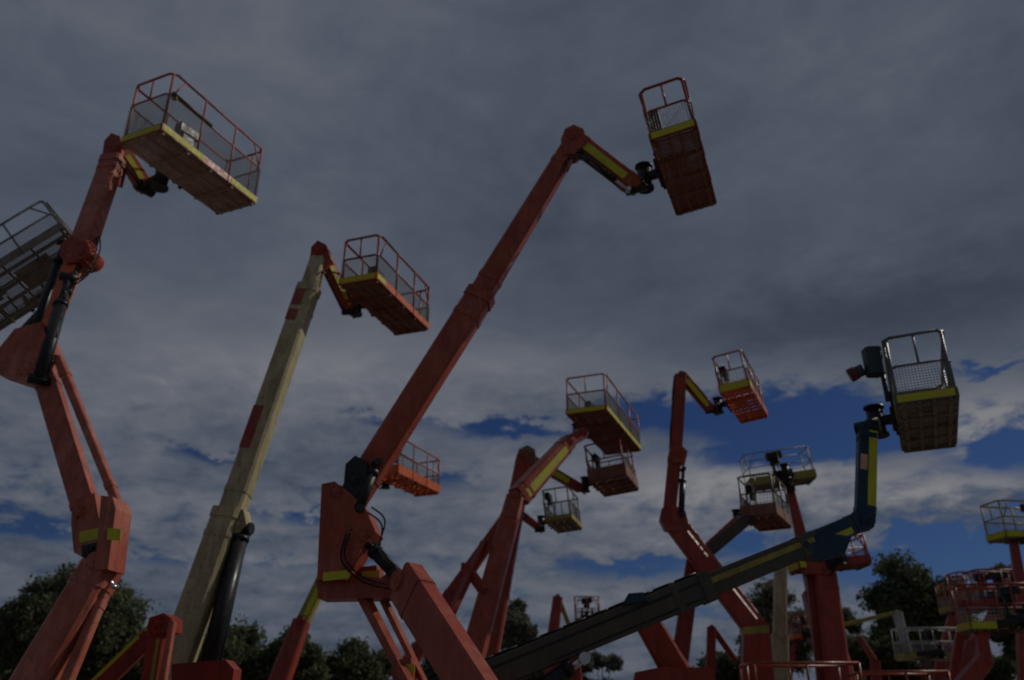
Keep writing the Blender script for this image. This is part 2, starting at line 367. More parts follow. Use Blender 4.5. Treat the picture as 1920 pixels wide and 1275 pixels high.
        if mesh:
            q=MB(); wr=wire if fine else .0055; st=.045 if fine else .09
            hh=H*mid
            for (o_,ax,ln) in ((P(0,0,0),X,Ln),(P(0,W,0),X,Ln),(P(0,0,0),Yv,W),(P(Ln,0,0),Yv,W)):
                m_=int(ln/st)
                for i in range(1,m_): q.tube(o_+ax*(ln*i/m_)+up*toeh,o_+ax*(ln*i/m_)+up*hh,wr,n=4)
                for i in range(int((hh-toeh)/st)): z=toeh+st*(i+.5); q.tube(o_+up*z,o_+ax*ln+up*z,wr,n=4)
            s.add('mesh_panel',q,WIRE,bo)
        ya=W if attach=='far' else 0.0; sg=1 if attach=='far' else -1
        if box:
            q=MB(); bx=Ln*boxpos
            q.beam(P(bx-.24*bs,ya-sg*.12,H*.84),P(bx+.24*bs,ya-sg*.12,H*.88),Yv,up,.20*bs,.24*bs,.20*bs,.22*bs,.15)
            q.beam(P(bx-.15*bs,ya-sg*.16,H*.84-.2*bs),P(bx+.12*bs,ya-sg*.16,H*.84-.18*bs),Yv,up,.12,.18,.12,.18,.15); q.path([P(bx,ya-sg*.1,H*.7),P(bx+.05,ya-sg*.03,H*.4),P(bx-.05,ya+sg*.05,H*.2)],.018,5)
            for i in range(3): q.tube(P(bx-.14+.12*i,ya-sg*.12,H*.86+.10),P(bx-.13+.12*i,ya-sg*.13,H*.86+.18),.012,n=6)
            s.add('control_box',q,boxmat or BLACK,bo)
        # bracket from basket to rotator
        q=MB(); A0=P(Ln/2,ya+sg*.02,.18); 
        for k_ in (-.22,.22): q.beam(P(Ln/2+k_,ya+sg*.03,-.02),P(Ln/2+k_,ya+sg*.03,H*mid),X,Yv,.07,.06,.07,.06)
        q.beam(P(Ln/2-.3,ya+sg*.05,.20),P(Ln/2+.3,ya+sg*.05,.20),Yv,up,.10,.26,.10,.26)
        q.beam(P(Ln/2,ya+sg*.05,.2),P(Ln/2,ya+sg*.30,.2),X,up,.16,.16,.14,.14)
        s.add('basket_bracket',q,BLACK if rail is not PALE else GREY,bo)
        s.att=P(Ln/2,ya+sg*.34,.2); s.up=up; s.P=P
        return bo
    def rotator(s,j,m=BLACK,k=1.0):
        """from the basket bracket to the jib end j=(px,py,Y)"""
        b=J(*j); q=MB(); q.tube(s.att-Z*.20*k,s.att+Z*.20*k,.12*k,n=16); q.tube(s.att-Z*.24*k,s.att-Z*.2*k,.15*k,n=16); q.tube(s.att+Z*.2*k,s.att+Z*.23*k,.15*k,n=16)
        d,s_,u=s.frame(s.att,b); q.beam(s.att,b,s_,u,.14*k,.17*k,.17*k,.2*k)
        q.tube(b-s_*.17*k,b+s_*.17*k,.11*k,n=12)
        # looping hoses
        for i in range(3):
            pts=[]; off=(i-1)*.04
            for t in range(9):
                f=t/8; p=s.att.lerp(b,f)-Z*(math.sin(f*math.pi)*(.16+.05*i))+s_*off; pts.append(p)
            q.path(pts,.014,5)
        s.add('rotator',q,m)
exec_order=[]
# ---- A : big faded orange articulated lift at the left
l=Lift('faded orange articulated lift with the highest basket at upper left, yellow tape along its edge',20,12.0,FADED,yaw=.4)
lb=l.arm('lower_boom',(18,1370,11.2,80),(192,1062,11.6,64),.9,FADED)
ov=l.arm('lower_boom_cover',(104,1330,11.1,22),(196,1110,11.5,18),.9,FADED)
PL=l.plate([(148,945),(190,930),(200,985),(197,1030),(184,1058),(152,1040),(147,990)],11.9,.36,FADED,holes=[(164,966,8)])
l.plate([(156,1024),(186,1018),(190,1040),(180,1052),(158,1046)],11.6,.1,BLACK,name='cavity_shade_plate',holes=[(172,1036,7)])  # black cylinder-end plate, its colour also standing in for the knuckle cavity's shade
l.ram((172,1040,11.7,12),(214,1100,11.5),.5)
l.plate_tape(PL,[(149,998),(199,986),(199,1008),(149,1018)])
PL=l.plate([(205,936),(226,938),(232,960),(226,1010),(218,1072),(194,1072),(200,1000)],11.4,.42,FADED,name='knuckle_cover')
l.plate_tape(PL,[(202,990),(227,992),(226,1014),(201,1012)])
a=l.arm('riser_boom',(172,985,12.1,44),(80,690,12.6,36),.8,FADED,pin=False); 
b=l.arm('riser_link',(222,948,12.0,15),(110,672,12.5,15),1.1,FADED)
l.plate([(2,705),(8,665),(40,625),(88,612),(106,660),(100,700),(72,728)],12.6,.36,FADED,name='upper_knuckle',holes=[(88,680,9),(60,700,10)])
u1=l.arm('upper_boom',(60,705,12.6,26),(140,492,13.1,30),.8,BRIGHT)
l.hose(u1,.55,.022,3); 
l.ram((74,712,12.3,25),(128,520,12.8),.72,True)
l.ram((60,640,12.9,18),(120,455,13.3),.8,True)
q=MB(); c=J(160,482,13.1); 
l.plate([(126,470),(144,452),(176,468),(182,484),(160,502),(138,504),(124,490)],13.1,.42,RED,name='boom_joint',holes=[(166,484,17)])
u2=l.arm('extension_boom',(146,488,13.1,42),(212,300,13.7,36),.8,FADED,collar=True)
l.arm('extension_rail',(138,455,13.2,13),(205,280,13.8,12),.9,FADED,weld=False)
l.plate([(194,335),(203,272),(216,258),(232,264),(236,290),(222,345)],13.8,.30,RED,name='boom_head',holes=[(228,282,10)])
l.basket((303,243),12.2,(480,382),(235,275),rail=FADED,toe=FADED,attach='far',H=1.36,rr=.024,wire=.0055,mid=.64,floor=FLOORA,slat=.26)
q=MB(); P=l.P; q.tube(P(.06,-.012,.90),P(1.1,-.012,.90),.036,n=10); l.add('rail_padding',q,GREYB)
q=MB(); q.box(P(.15,.02,.88),V((.0,.0,.05)),V((.05,0,0)),V((0,.04,0))); l.add('rail_label',q,YPAINT)
jb=l.arm('jib',(228,282,13.8,26),(272,352,14.2,28),.9,FADED); l.tape(jb,.2,.95,-.3,.1)
l.rotator((272,352,14.2),k=1.15)
def loop(l,pts,r=.013,n=2):
    for k in range(n):
        P=[J(x,y,Y-.02)+V((.07*k*math.cos(i*.9),-.03*k,.06*k)) for i,(x,y,Y) in enumerate(pts)]; C=[]
        P=[P[0]]+P+[P[-1]]
        for i in range(len(P)-3):
            for t in range(6):
                t/=6; a,b,c,d=P[i:i+4]; C.append(.5*((2*b)+(c-a)*t+(2*a-5*b+4*c-d)*t*t+(3*b-a-3*c+d)*t**3))
        C.append(P[-1]); q=MB(); q.path(C,r,6); l.add('hydraulic_hose',q,RUB)
loop(l,[(98,640,12.5),(112,560,12.7),(168,512,12.8),(188,465,13.2),(182,420,13.4),(186,380,13.5)]); loop(l,[(226,300,13.6),(250,330,13.8),(262,352,14.0)])
# ---- C : cream telescopic boom
l=Lift('cream telescopic boom lift with red decals and orange jib, left of the big central one',300,14.5,CREAM,yaw=1.2)
o1=l.arm('outer_boom',(276,1400,14.2,62),(430,960,14.8,50),.9,CREAM,collar=True); l.ram((384,1270,14.3,34),(454,992,14.8),.93,True); l.ram((400,1262,14.7,22),(456,1000,15.0),.93,True)
l.plate([(330,1246),(430,1238),(446,1256),(440,1300),(330,1300)],13.6,.3,DEEP,name='turntable_cover')
l.plate([(440,962),(462,958),(468,985),(452,1004),(436,1000)],14.8,.3,CREAM,name='cylinder_lug',holes=[(454,986,6)])
q=l.arm('inner_boom',(426,985,14.8,45),(580,540,15.6,37),.85,CREAM,pin=False,collar=True)
l.tape(q,.82,.97,-.05,.48,DECR,'decal'); l.tape(q,.27,.44,0.0,.48,DECR,'decal')
l.arm('tip_boom',(568,580,15.5,33),(600,482,15.9,29),.85,CREAM,pin=False,weld=False)
l.plate([(585,500),(588,470),(600,458),(616,466),(624,490),(610,510)],15.9,.34,RED,name='boom_head',holes=[(604,476,8)])
jb=l.arm('jib',(606,478,15.9,24),(654,578,16.6,22),.9,RED); l.tape(jb,.12,.95,-.42,0)
loop(l,[(588,540,15.7),(606,512,15.8),(622,540,15.8),(648,588,16.2)],.015)
l.basket((706,522),15.6,(804,618),(652,548),rail=RED,toe=BRIGHT,floor=FLOORR,attach='far',band='end',H=1.1)
l.rotator((656,582,16.6))
# ---- E : the tall central lift
l=Lift('tallest red-orange lift with long straight boom and bent jib, in the centre',930,10.0,ORANGE,yaw=2.2)
sv=V((.75,.66,0))
lb=l.arm('lower_boom',(985,1440,8.8,92),(762,1092,11.2,80),.5,ORANGE,sv=V((-.72,-.69,0)))
l.plate([(605,1126),(600,1092),(640,1078),(720,1088),(740,1072),(758,1100),(742,1124)],12.0,.40,ORANGE,name='knuckle_base')
PL=l.plate([(612,915),(636,910),(668,935),(694,962),(706,990),(712,1004),(690,1028),(672,1060),(655,1092),(604,1092),(608,1000)],11.9,.46,ORANGE,holes=[(690,1010,9),(640,930,9)])
l.plate_tape(PL,[(606,1074),(656,1068),(655,1084),(605,1090)])
PL2=l.plate([(676,1068),(712,1064),(716,1090),(680,1092)],12.2,.40,ORANGE,name='link_bracket'); l.plate_tape(PL2,[(678,1072),(712,1069),(712,1083),(680,1085)])
l.ram((744,1078,11.7,26),(688,1018,11.8),.75,True)
l.arm('link_rod',(682,1120,12.0,20),(776,1300,10.9,18),1.0,ORANGE,weld=False); k=l.arm('link_rod',(712,1110,12.3,13),(800,1290,11.2,12),1.0,FADED,weld=False)
PL=l.plate([(738,1262),(742,1240),(775,1234),(782,1300),(748,1300)],11.3,.3,ORANGE,name='link_clevis'); l.plate_tape(PL,[(742,1250),(777,1244),(778,1262),(743,1266)])
b1=l.arm('outer_boom',(655,945,12.0,52),(903,552,12.2,50),.75,ORANGE,collar=True,pin=True)
b2=l.arm('inner_boom',(897,560,12.2,43),(1070,275,12.2,33),.75,ORANGE,pin=False)
l.plate([(650,872),(668,856),(690,868),(690,905),(682,955),(664,948),(646,915)],11.8,.12,BLACK,name='boom_pivot_cover',holes=[(668,900,9)])
l.ram((672,955,11.7,20),(706,868,11.8),.8,True)
l.plate([(1052,272),(1060,252),(1076,244),(1094,252),(1102,276),(1080,296),(1058,300)],12.2,.32,ORANGE,name='boom_head',holes=[(1076,264,9)])
jb=l.arm('jib',(1078,264,12.2,34),(1190,350,12.3,33),.9,ORANGE,collar=False); l.tape(jb,.06,.92,-.40,.10)
l.ram((1086,286,12.05,10),(1178,356,12.1),.7)
loop(l,[(1050,330,12),(1062,300,11.95),(1092,300,11.95),(1120,318,12.0),(1160,352,12.1)]); loop(l,[(688,960,11.7),(716,985,11.6),(712,1040,11.6),(742,1062,11.5)]); loop(l,[(650,1000,11.6),(640,1050,11.6),(680,1090,11.7),(735,1105,11.3)],.014)
l.basket((1220,264),11.4,(1276,408),(1308,244),lean=R(8),rail=RED,toe=RED,floor=FLOORR,attach='near',H=1.08,band="end",boxpos=.3,gap=.07,slat=.27)
l.rotator((1192,350,12.3),k=1.1)
# ---- F : small lift behind the central knuckle
l=Lift('small lift whose orange-floored basket peeks out right of the central boom',500,24,RED)
l.arm('lower_boom',(505,1330,23.5,40),(566,1165,24,30),.8,RED,weld=False)
k=l.arm('upper_boom',(566,1170,24,24),(628,1040,24.4,22),.8,YPAINT,weld=False); l.tape(k,.1,.9,-.3,.1)
l.arm('jib',(625,1045,24.4,20),(700,905,24.8,16),.8,RED,weld=False)
l.basket((746,886),24.2,(825,925),(722,896),Ln=2.7,W=.9,rail=FADED,toe=BRIGHT,floor=BRIGHT,attach='far',band=None,H=1.1,fine=False,toeh=.26,boxpos=.35)
l.rotator((702,903,24.8))
# ---- J : back boom with small basket
l=Lift('thin dark red boom lift with the smallest yellow-floored basket, behind the forked red boom',830,27,DEEP)
l.arm('lower_boom',(770,1245,26,26),(846,1112,26.5,24),.8,DEEP,weld=False)
l.arm('upper_boom',(842,1122,26.5,26),(962,952,27.5,20),.8,RED,weld=False)
l.arm('jib',(960,952,27.5,14),(1008,988,28,12),.8,DEEP,weld=False)
l.basket((1022,978),27.5,(1048,1004),(1072,976),Ln=2.0,W=.9,lean=R(6),rail=GREYB,toe=YPAINT,floor=FLOORM,attach='near',band=None,H=1.05,fine=False,boxpos=.2)
l.rotator((1012,992,28))
# ---- I : brown topped lift
l=Lift('brown-headed lift with short jib and dull orange basket, just below the pale wire basket',950,24.5,RED)
l.arm('main_boom',(900,1300,24,44),(984,858,24.6,30),.8,RED,weld=False)
l.plate([(966,870),(974,846),(990,838),(1004,846),(1006,868),(984,884)],24.6,.4,FLOORR,name='boom_head',holes=[(988,858,7)])
k=l.arm('jib',(996,862,24.6,18),(1088,916,25,17),.8,DEEP,weld=False); l.tape(k,.3,.75,-.4,.2)
l.basket((1104,902),24.4,(1138,940),(1178,882),Ln=2.2,W=1.15,lean=R(7),rail=DEEP,toe=FLOORR,floor=FLOORR,attach='near',band=None,H=1.1,fine=False,toeh=.35)
l.rotator((1090,916,25))
# ---- H : forked red boom lift
l=Lift('forked red boom lift with pale wire basket and long yellow stripe on its bent arm',890,19,ORANGE)
b1=l.arm('main_boom',(860,1330,18.5,48),(966,935,20.6,33),.75,ORANGE)
l.arm('fork_strut',(842,1160,18.8,14),(908,1018,20,14),.9,DEEP,weld=False)
l.arm('fork_link',(872,1060,19.6,18),(908,1110,19.4,18),.8,RED,weld=False)
jb=l.arm('upper_boom',(972,932,20.7,40),(1066,828,21.8,28),.8,ORANGE); l.tape(jb,.05,.9,-.30,.12)
l.arm('jib',(1062,830,21.8,22),(1094,812,22.2,20),.8,DEEP,weld=False)
l.basket((1137,768),22.0,(1202,845),(1082,798),rail=FADED,toe=ORANGE,floor=FLOORR,attach='far',band='full',H=1.1,gap=.06,tapem=YEL)
l.rotator((1096,815,22.4))
# ---- K : slender vertical red lift
l=Lift('slender red lift with upright boom, hanging jib and small bright orange basket',1440,21.5,RED)
PL=l.plate([(1392,1180),(1420,1160),(1440,1172),(1450,1300),(1390,1300)],21.2,.5,RED); l.plate_tape(PL,[(1393,1176),(1441,1172),(1443,1186),(1393,1190)],YPAINT)
l.arm('riser_boom',(1262,985,22,30),(1418,1188,21.4,36),.8,RED,weld=False); l.arm('riser_link',(1284,978,22.2,9),(1440,1180,21.5,9),1,FADED,weld=False); l.arm('riser_link',(1272,980,22.0,7),(1400,1180,21.5,7),1,RED,weld=False)
l.plate([(1236,975),(1240,956),(1262,950),(1284,962),(1292,995),(1268,1000),(1246,994)],22,.45,RED,name='upper_knuckle',holes=[(1262,976,9)])
u1=l.arm('upper_boom',(1254,972,22,24),(1266,850,22,24),.8,RED); l.ram((1277,965,21.8,12),(1281,880,21.8),.75,True)
l.plate([(1252,856),(1256,840),(1276,838),(1288,850),(1284,870),(1262,872)],22,.4,ORANGE,name='boom_joint',holes=[(1272,855,6)])
u2=l.arm('extension_boom',(1267,852,22,22),(1276,704,22,22),.8,RED,weld=False); l.hose(u2,.5,.028,2)
jb=l.arm('jib',(1278,703,22,18),(1332,768,22.2,17),.8,RED,weld=False); l.tape(jb,.15,.9,-.45,.1)
l.basket((1350,738),21.6,(1388,798),(1412,734),lean=R(7),rail=RED,toe=BRIGHT,floor=BRIGHT,attach='near',band='end',H=1.1,fine=False,toeh=.24,boxpos=.3)
l.rotator((1334,768,22.2))
# ---- L : grey brown lift
l=Lift('lift with grey-brown slanting arm, its wire basket just below the wide yellow platform',1262,23,GREYB)
l.arm('main_boom',(1262,1330,22.8,34),(1300,1052,22.6,26),.8,DEEP,weld=False)
l.arm('upper_boom',(1300,1058,22.6,22),(1398,976,22.4,20),.8,GREYB,weld=False); l.arm('arm_link',(1310,1036,22.7,8),(1380,972,22.5,8),.9,FADED,weld=False)
l.basket((1456,962),22.2,(1500,1002),(1410,962),Ln=2.0,W=.95,rail=GREYB,toe=FLOORR,floor=FLOORR,attach='far',band=None,H=1.1,fine=False,toeh=.3)
l.rotator((1400,974,22.4))
# ---- M : yellow wide platform on red mast
l=Lift('wide dull yellow platform seen side-on above a leaning dark red mast',1590,25,DEEP)
l.arm('lower_boom',(1588,1330,24.5,58),(1528,1110,25,46),.8,RED,weld=False); l.arm('upper_boom',(1532,1130,25.2,30),(1478,905,25.6,13),.8,DEEP,weld=False)
l.basket((1410,910),25.4,yaw=R(0),lean=R(8),Ln=2.05,W=.9,rail=YPAINT,toe=YPAINT,floor=FLOORM,attach='near',band=None,H=1.0,fine=False,mesh=False,toeh=.24,boxpos=.45,boxmat=BLACK,rr=.016)
l.rotator((1480,915,25.4))
# ---- N : red platform under the blue boom
l=Lift('red platform lift with twin columns rising directly behind the blue-headed boom tip',1575,22.5,RED)
l.arm('main_boom',(1580,1340,22,46),(1545,1075,22.6,40),.8,RED); l.arm('side_boom',(1548,1330,22.4,20),(1520,1080,22.8,18),.8,DEEP,weld=False)
l.plate([(1494,1052),(1500,1040),(1560,1030),(1566,1062),(1550,1080),(1510,1078)],22.6,.5,RED,name='platform_bracket')
l.basket((1500,1066),22.4,yaw=R(3),lean=R(5),Ln=1.95,W=.9,rail=FADED,toe=RED,floor=FLOORR,attach='near',band='end',H=.75,fine=False,toeh=.22,box=False)
l.rotator((1545,1072,22.5))
# ---- P : blue headed near boom
l=Lift('low near lift with long grey-green boom, dark blue jib and big grey basket, at right',800,12.0,GREYB,yaw=.5)
b1=l.arm('outer_boom',(770,1328,12.2,54),(1330,1098,12.4,52),.75,GREYB,collar=True,ch=.08); l.hose(b1,.52,.018,3,face=.1,sag=.0)
l.tape(b1,.02,.98,.16,.24,BLACK,'cable_groove'); l.tape(b1,.45,.97,-.36,-.30,BLACK,'cable_groove')
b2=l.arm('inner_boom',(1290,1114,12.4,44),(1530,1016,12.6,40),.75,GREYB,pin=False,ch=.08); l.tape(b2,.12,.97,.02,.26,YPAINT)
b3=l.arm('tip_boom',(1505,1024,12.6,38),(1612,978,12.9,34),.8,BLUE); l.tape(b3,.35,.75,-.38,-.05)
l.plate([(1498,1048),(1505,1012),(1545,1002),(1592,1010),(1580,1040),(1540,1052)],12.6,.3,BLUE,name='boom_head')
l.plate([(1590,990),(1594,964),(1622,954),(1638,968),(1634,992),(1610,998)],12.9,.3,BLUE,name='jib_knuckle',holes=[(1616,976,8)])
l.plate([(1166,1135),(1178,1114),(1206,1112),(1214,1128)],12.2,.18,BLUE,name='cable_guide')
jb=l.arm('jib',(1621,980,12.9,34),(1626,800,13.1,32),.8,BLUE,ch=.1); l.tape(jb,.06,.93,-.48,-.02)
l.tape(jb,.50,.66,.05,.42,DECP,'decal')
l.basket((1680,758),12.2,(1693,846),(1797,742),rail=GREY,toe=GREY,floor=FLOORM,attach='near',band='full',H=1.12,rr=.026,box=False,mid=.55)
l.rotator((1628,802,13.1),k=1.15)
q=MB(); P=l.P
q.beam(P(.25,-.20,.62),P(.25,-.20,1.08),V((1,0,0)),V((0,1,0)),.27,.27,.27,.27,.2); q.tube(P(.25,-.37,.75),P(.25,-.53,.70),.10,n=14); q.tube(P(.4,-.1,.2),P(.4,-.1,.7),.04,n=8)
l.add('basket_control_box',q,BOXM)
q=MB(); q.tube(P(.25,-.48,.72),P(.25,-.60,.67),.115,n=16); l.add('warning_horn',q,MAROON)
l.ram((1000,1300,12.2,30),(1095,1235,12.2),.7)
# ---- D : folded lift at the bottom left
l=Lift('dark red lift folded into a peak beside the foot of the cream boom, yellow-green edging',150,12.5,DEEP,yaw=.2)
a=l.arm('lower_boom',(100,1370,12.4,34),(300,1176,12.6,32),.8,DEEP); l.tape(a,.1,.95,.30,.5)
a2=l.arm('upper_boom',(302,1172,12.4,34),(276,1330,12.2,36),.8,DEEP); l.tape(a2,.2,.75,.1,.3,YPAINT)
l.arm('lit_edge_beam',(324,1166,12.2,12),(296,1330,12.0,14),1,FADED,weld=False)  # thin paler beam puts the highlight along this edge into paint colour
l.plate([(286,1180),(292,1160),(318,1152),(332,1162),(330,1186),(300,1192)],12.4,.35,RED,name='knuckle',holes=[(308,1170,8)])
# ---- B : basket cut by the left edge
l=Lift('big dark grey lift basket cut off by the left edge of the picture',-420,15,GREY,yaw=.3)
l.arm('main_boom',(-430,1330,16,60),(-150,760,17,44),.75,ORANGE)
l.arm('jib',(-150,760,17,30),(-20,690,17,26),.9,ORANGE)
l.basket((121,427),14.6,(-63,568),(176,492),rail=GREY,toe=FLOORM,floor=FLOORM,attach='far',band=None,H=1.05,Ln=2.8,W=1.42,lean=R(46),rr=.026,boxpos=.75,toeh=.2)
l.rotator((-20,690,17.0))
# ---- far row
def far(label,bx,Y,paint,segs,bk=None,**kw):
    l=Lift(label,bx,Y,paint,**kw); prev=None
    names=['lower_boom','upper_boom','jib','link_rod','mast']
    for i,(A,B,m) in enumerate(segs):
        k=l.arm(names[i],A,B,.8,m,weld=False)
        if i==len(segs)-1 and bk and bk.get('stripe'): l.tape(k,.15,.9,-.35,.1,YPAINT)
    if bk:
        l.basket(bk['c'],bk['Y'],yaw=bk['yaw'],Ln=bk['L'],W=bk['W'],rail=bk['rail'],toe=bk.get('toe'),floor=bk.get('floor',FLOORM),attach='near',band=bk.get('band'),H=1.1,fine=False,toeh=bk.get('toeh',.2),mesh=bk.get('mesh',True))
        l.rotator(bk['j'])
    return l
far('lift at the right edge with a dull yellow basket high on a thin red boom',1905,25,RED,
    [((1926,1345,24.6,26),(1917,1095,25,24),RED),((1914,1100,25,18),(1900,1015,25.3,14),DEEP)],
    dict(c=(1888,1006),Y=25,yaw=R(8),L=2.2,W=.9,rail=YPAINT,band='full',j=(1904,1012,25.3)))
l=far('red lift with yellow-banded platform and curved knuckle, low at the right edge',1850,22,RED,
    [((1770,1330,21.8,34),(1846,1238,22,28),RED),((1848,1245,22,24),(1838,1178,22.2,18),RED)],
    dict(c=(1822,1180),Y=22,yaw=R(-6),L=2.3,W=.9,rail=RED,toe=YPAINT,band='full',j=(1846,1178,22.2)))
l=far('red lift carrying a rusty wire basket above the yellow-banded platform at right',1790,28,RED,
    [((1780,1330,27.8,20),(1800,1190,28,16),RED),((1806,1195,28,18),(1800,1140,28.1,14),DEEP)],
    dict(c=(1806,1138),Y=28,yaw=R(-4),L=1.7,W=.9,rail=FADED,toe=RED,j=(1803,1140,28.1)))
l=far('second red lift with rusty wire basket, tucked against the right edge boom',1880,27,DEEP,
    [((1812,1330,26.8,20),(1846,1190,27,16),DEEP),((1846,1195,27,14),(1858,1150,27.1,12),RED)],
    dict(c=(1848,1135),Y=27,yaw=R(5),L=1.5,W=.9,rail=RED,toe=RED,j=(1862,1148,27.1)))
l=far('pale grey lift with white wire basket and thin yellow arm before the dark tree',1590,34,PALE,
    [((1576,1345,33.5,22),(1572,1176,34,16),YPAINT),((1570,1174,34,8),(1682,1148,34,7),YPAINT),((1682,1148,34,16),(1702,1225,34,14),PALE)],
    dict(c=(1700,1234),Y=33.8,yaw=R(2),L=2.4,W=1.0,rail=PALE,toe=YPAINT,floor=PALE,j=(1702,1228,34)))
l=far('cream upright mast lift standing beneath the grey-green boom',1462,30,CREAM,
    [((1462,1345,30,32),(1462,1190,30,30),CREAM),((1462,1200,30,24),(1464,1055,30,22),CREAM)])
l=far('tiny red-peaked lift with pale wire basket above the grey-green boom',1035,38,RED,
    [((1028,1345,38,24),(1036,1210,38,24),RED),((1034,1215,38,22),(1046,1120,38.2,18),RED),((1047,1121,38.2,9),(1070,1180,38.4,8),YPAINT)],
    dict(c=(1078,1168),Y=38,yaw=R(-5),L=1.1,W=1.2,rail=FADED,floor=FLOORM,j=(1072,1176,38.4)))
l=far('basketless red arm slanting down to a wide red body below the grey-green boom',1262,19,RED,
    [((1204,1150,19,46),(1276,1275,19.2,52),RED),((1226,1160,19.3,10),(1296,1262,19.5,12),FADED)])
l.plate([(1190,1262),(1240,1252),(1330,1254),(1345,1300),(1185,1300)],19.2,.8,RED,name='knuckle')
l=far('thin red lift with a needle-sharp peak beside the banded red knuckle',1322,28,RED,
    [((1330,1345,28,18),(1334,1176,28,16),RED),((1336,1178,28,11),(1380,1240,28.2,10),DEEP)])
l=far('tiny orange-edged basket between the cream mast and the twin red columns',1500,44,RED,
    [((1470,1345,44,14),(1484,1225,44,12),RED),((1484,1228,44,8),(1495,1195,44.2,7),DEEP)],
    dict(c=(1490,1196),Y=43.5,yaw=R(4),L=1.35,W=.9,rail=RED,toe=BRIGHT,floor=BRIGHT,j=(1494,1196,44)))
far('dark red lift stub with two short arms under the left part of the grey-green boom',1050,17,DEEP,
    [((1015,1340,16.8,34),(1050,1222,17,30),DEEP),((1086,1340,17.2,26),(1076,1228,17.2,22),RED)])
far('far red lift with folded arms between the pale basket and the banded platform',1770,36,RED,
    [((1752,1345,36,22),(1766,1225,36,18),DEEP),((1766,1228,36,15),(1786,1150,36.2,12),RED)],
    dict(c=(1776,1146),Y=36,yaw=R(-6),L=1.5,W=.9,rail=FADED,toe=YPAINT,j=(1788,1150,36.2)))
far('far dark red lift crossing low behind the yellow-banded platform',1890,33,DEEP,
    [((1790,1345,33,26),(1822,1205,33,22),DEEP),((1822,1210,33,18),(1880,1130,33.2,14),RED)],
    dict(c=(1872,1126),Y=33,yaw=R(6),L=1.9,W=.9,rail=DEEP,toe=RED,floor=FLOORR,j=(1884,1130,33.2)))
far('far small red lift with a rust-brown cage above the pale wire basket',1735,48,RED,
    [((1736,1345,48,18),(1740,1215,48,14),RED),((1740,1218,48,10),(1762,1172,48.2,8),DEEP)],
    dict(c=(1758,1170),Y=48,yaw=R(-4),L=1.4,W=.9,rail=FADED,toe=FLOORR,floor=FLOORR,j=(1764,1172,48.2)))
far('far dark lift arm leaning left in front of the round dark tree',1640,40,DEEP,
    [((1648,1345,40,20),(1640,1238,40,16),DEEP),((1640,1240,40,12),(1612,1196,40.2,9),RED)])
far('far thin lift with a dark wire basket just left of the right edge tree',1795,44,GREYB,
    [((1782,1345,44,12),(1792,1190,44,10),DEEP),((1792,1192,44,8),(1800,1128,44,7),GREYB)],
    dict(c=(1788,1124),Y=44,yaw=R(4),L=1.4,W=.9,rail=GREYB,toe=FLOORR,j=(1802,1128,44)))
# ---- scissor lifts whose rails close the bottom edge at the right
def scissor(label,x0,x1,ytop,Y,m,yaw=0.0):
    a=J(x0,ytop,Y); b=J(x1,ytop,Y); c=(a+b)/2; Lh=(b-a).length; X=V((math.cos(yaw),math.sin(yaw),0)); Yv=Z.cross(X); W=1.2
    base=V((c.x,c.y,0)); r=empty('scissor_lift',base,label,'scissor lift','scissor lifts with folded platforms'); top=a.z
    P=lambda x,y,z: base+X*x+Yv*y+Z*z
    q=MB(); h=Lh/2; D=top-1.1
    for z,rr in ((top,.028),(top-.5,.022)):
        q.path([P(-h,-W/2,z),P(h,-W/2,z),P(h,W/2,z),P(-h,W/2,z),P(-h,-W/2,z)],rr,8)
    n_=max(2,int(Lh/.9))
    for i in range(n_+1):
        for y in (-W/2,W/2): q.tube(P(-h+Lh*i/n_,y,D),P(-h+Lh*i/n_,y,top),.028,n=8)
    q.tube(P(-h,0,D),P(-h,0,top),.025,n=8)
    q.build('guard_rail',m,r,base)
    q=MB(); q.box(P(0,0,D),X*(h+.03),Yv*(W/2+.03),Z*.08); q.build('platform',m,r,base)
    q=MB(); z0=.65; nn=3; dz=(D-.1-z0)/nn
    for i in range(nn):
        for y in (-.42,.42):
            for sgn in (1,-1): q.beam(P(-h*.85*sgn,y+.05*sgn,z0+dz*i),P(h*.85*sgn,y+.05*sgn,z0+dz*(i+1)),Yv,Z,.06,.12,.06,.12)
    q.build('scissor_arms',GREY,r,base)
    q=MB(); q.box(P(0,0,.45),X*h*.95,Yv*.5,Z*.22); q.build('chassis',m,r,base)
    for x in (-1,1):
        for y in (-1,1):
            q=MB(); q.tube(P(x*h*.72,y*.5,.3),P(x*h*.72,y*.68,.3),.3,n=20); q.build('wheel',RUB,r,base)
scissor('faded orange scissor lift, its guard rail low in front of the banded red knuckle',1400,1590,1246,19,ORANGE)
scissor('faded orange scissor lift, its guard rail below the pale wire basket at right',1608,1755,1262,19.6,ORANGE,R(-6))
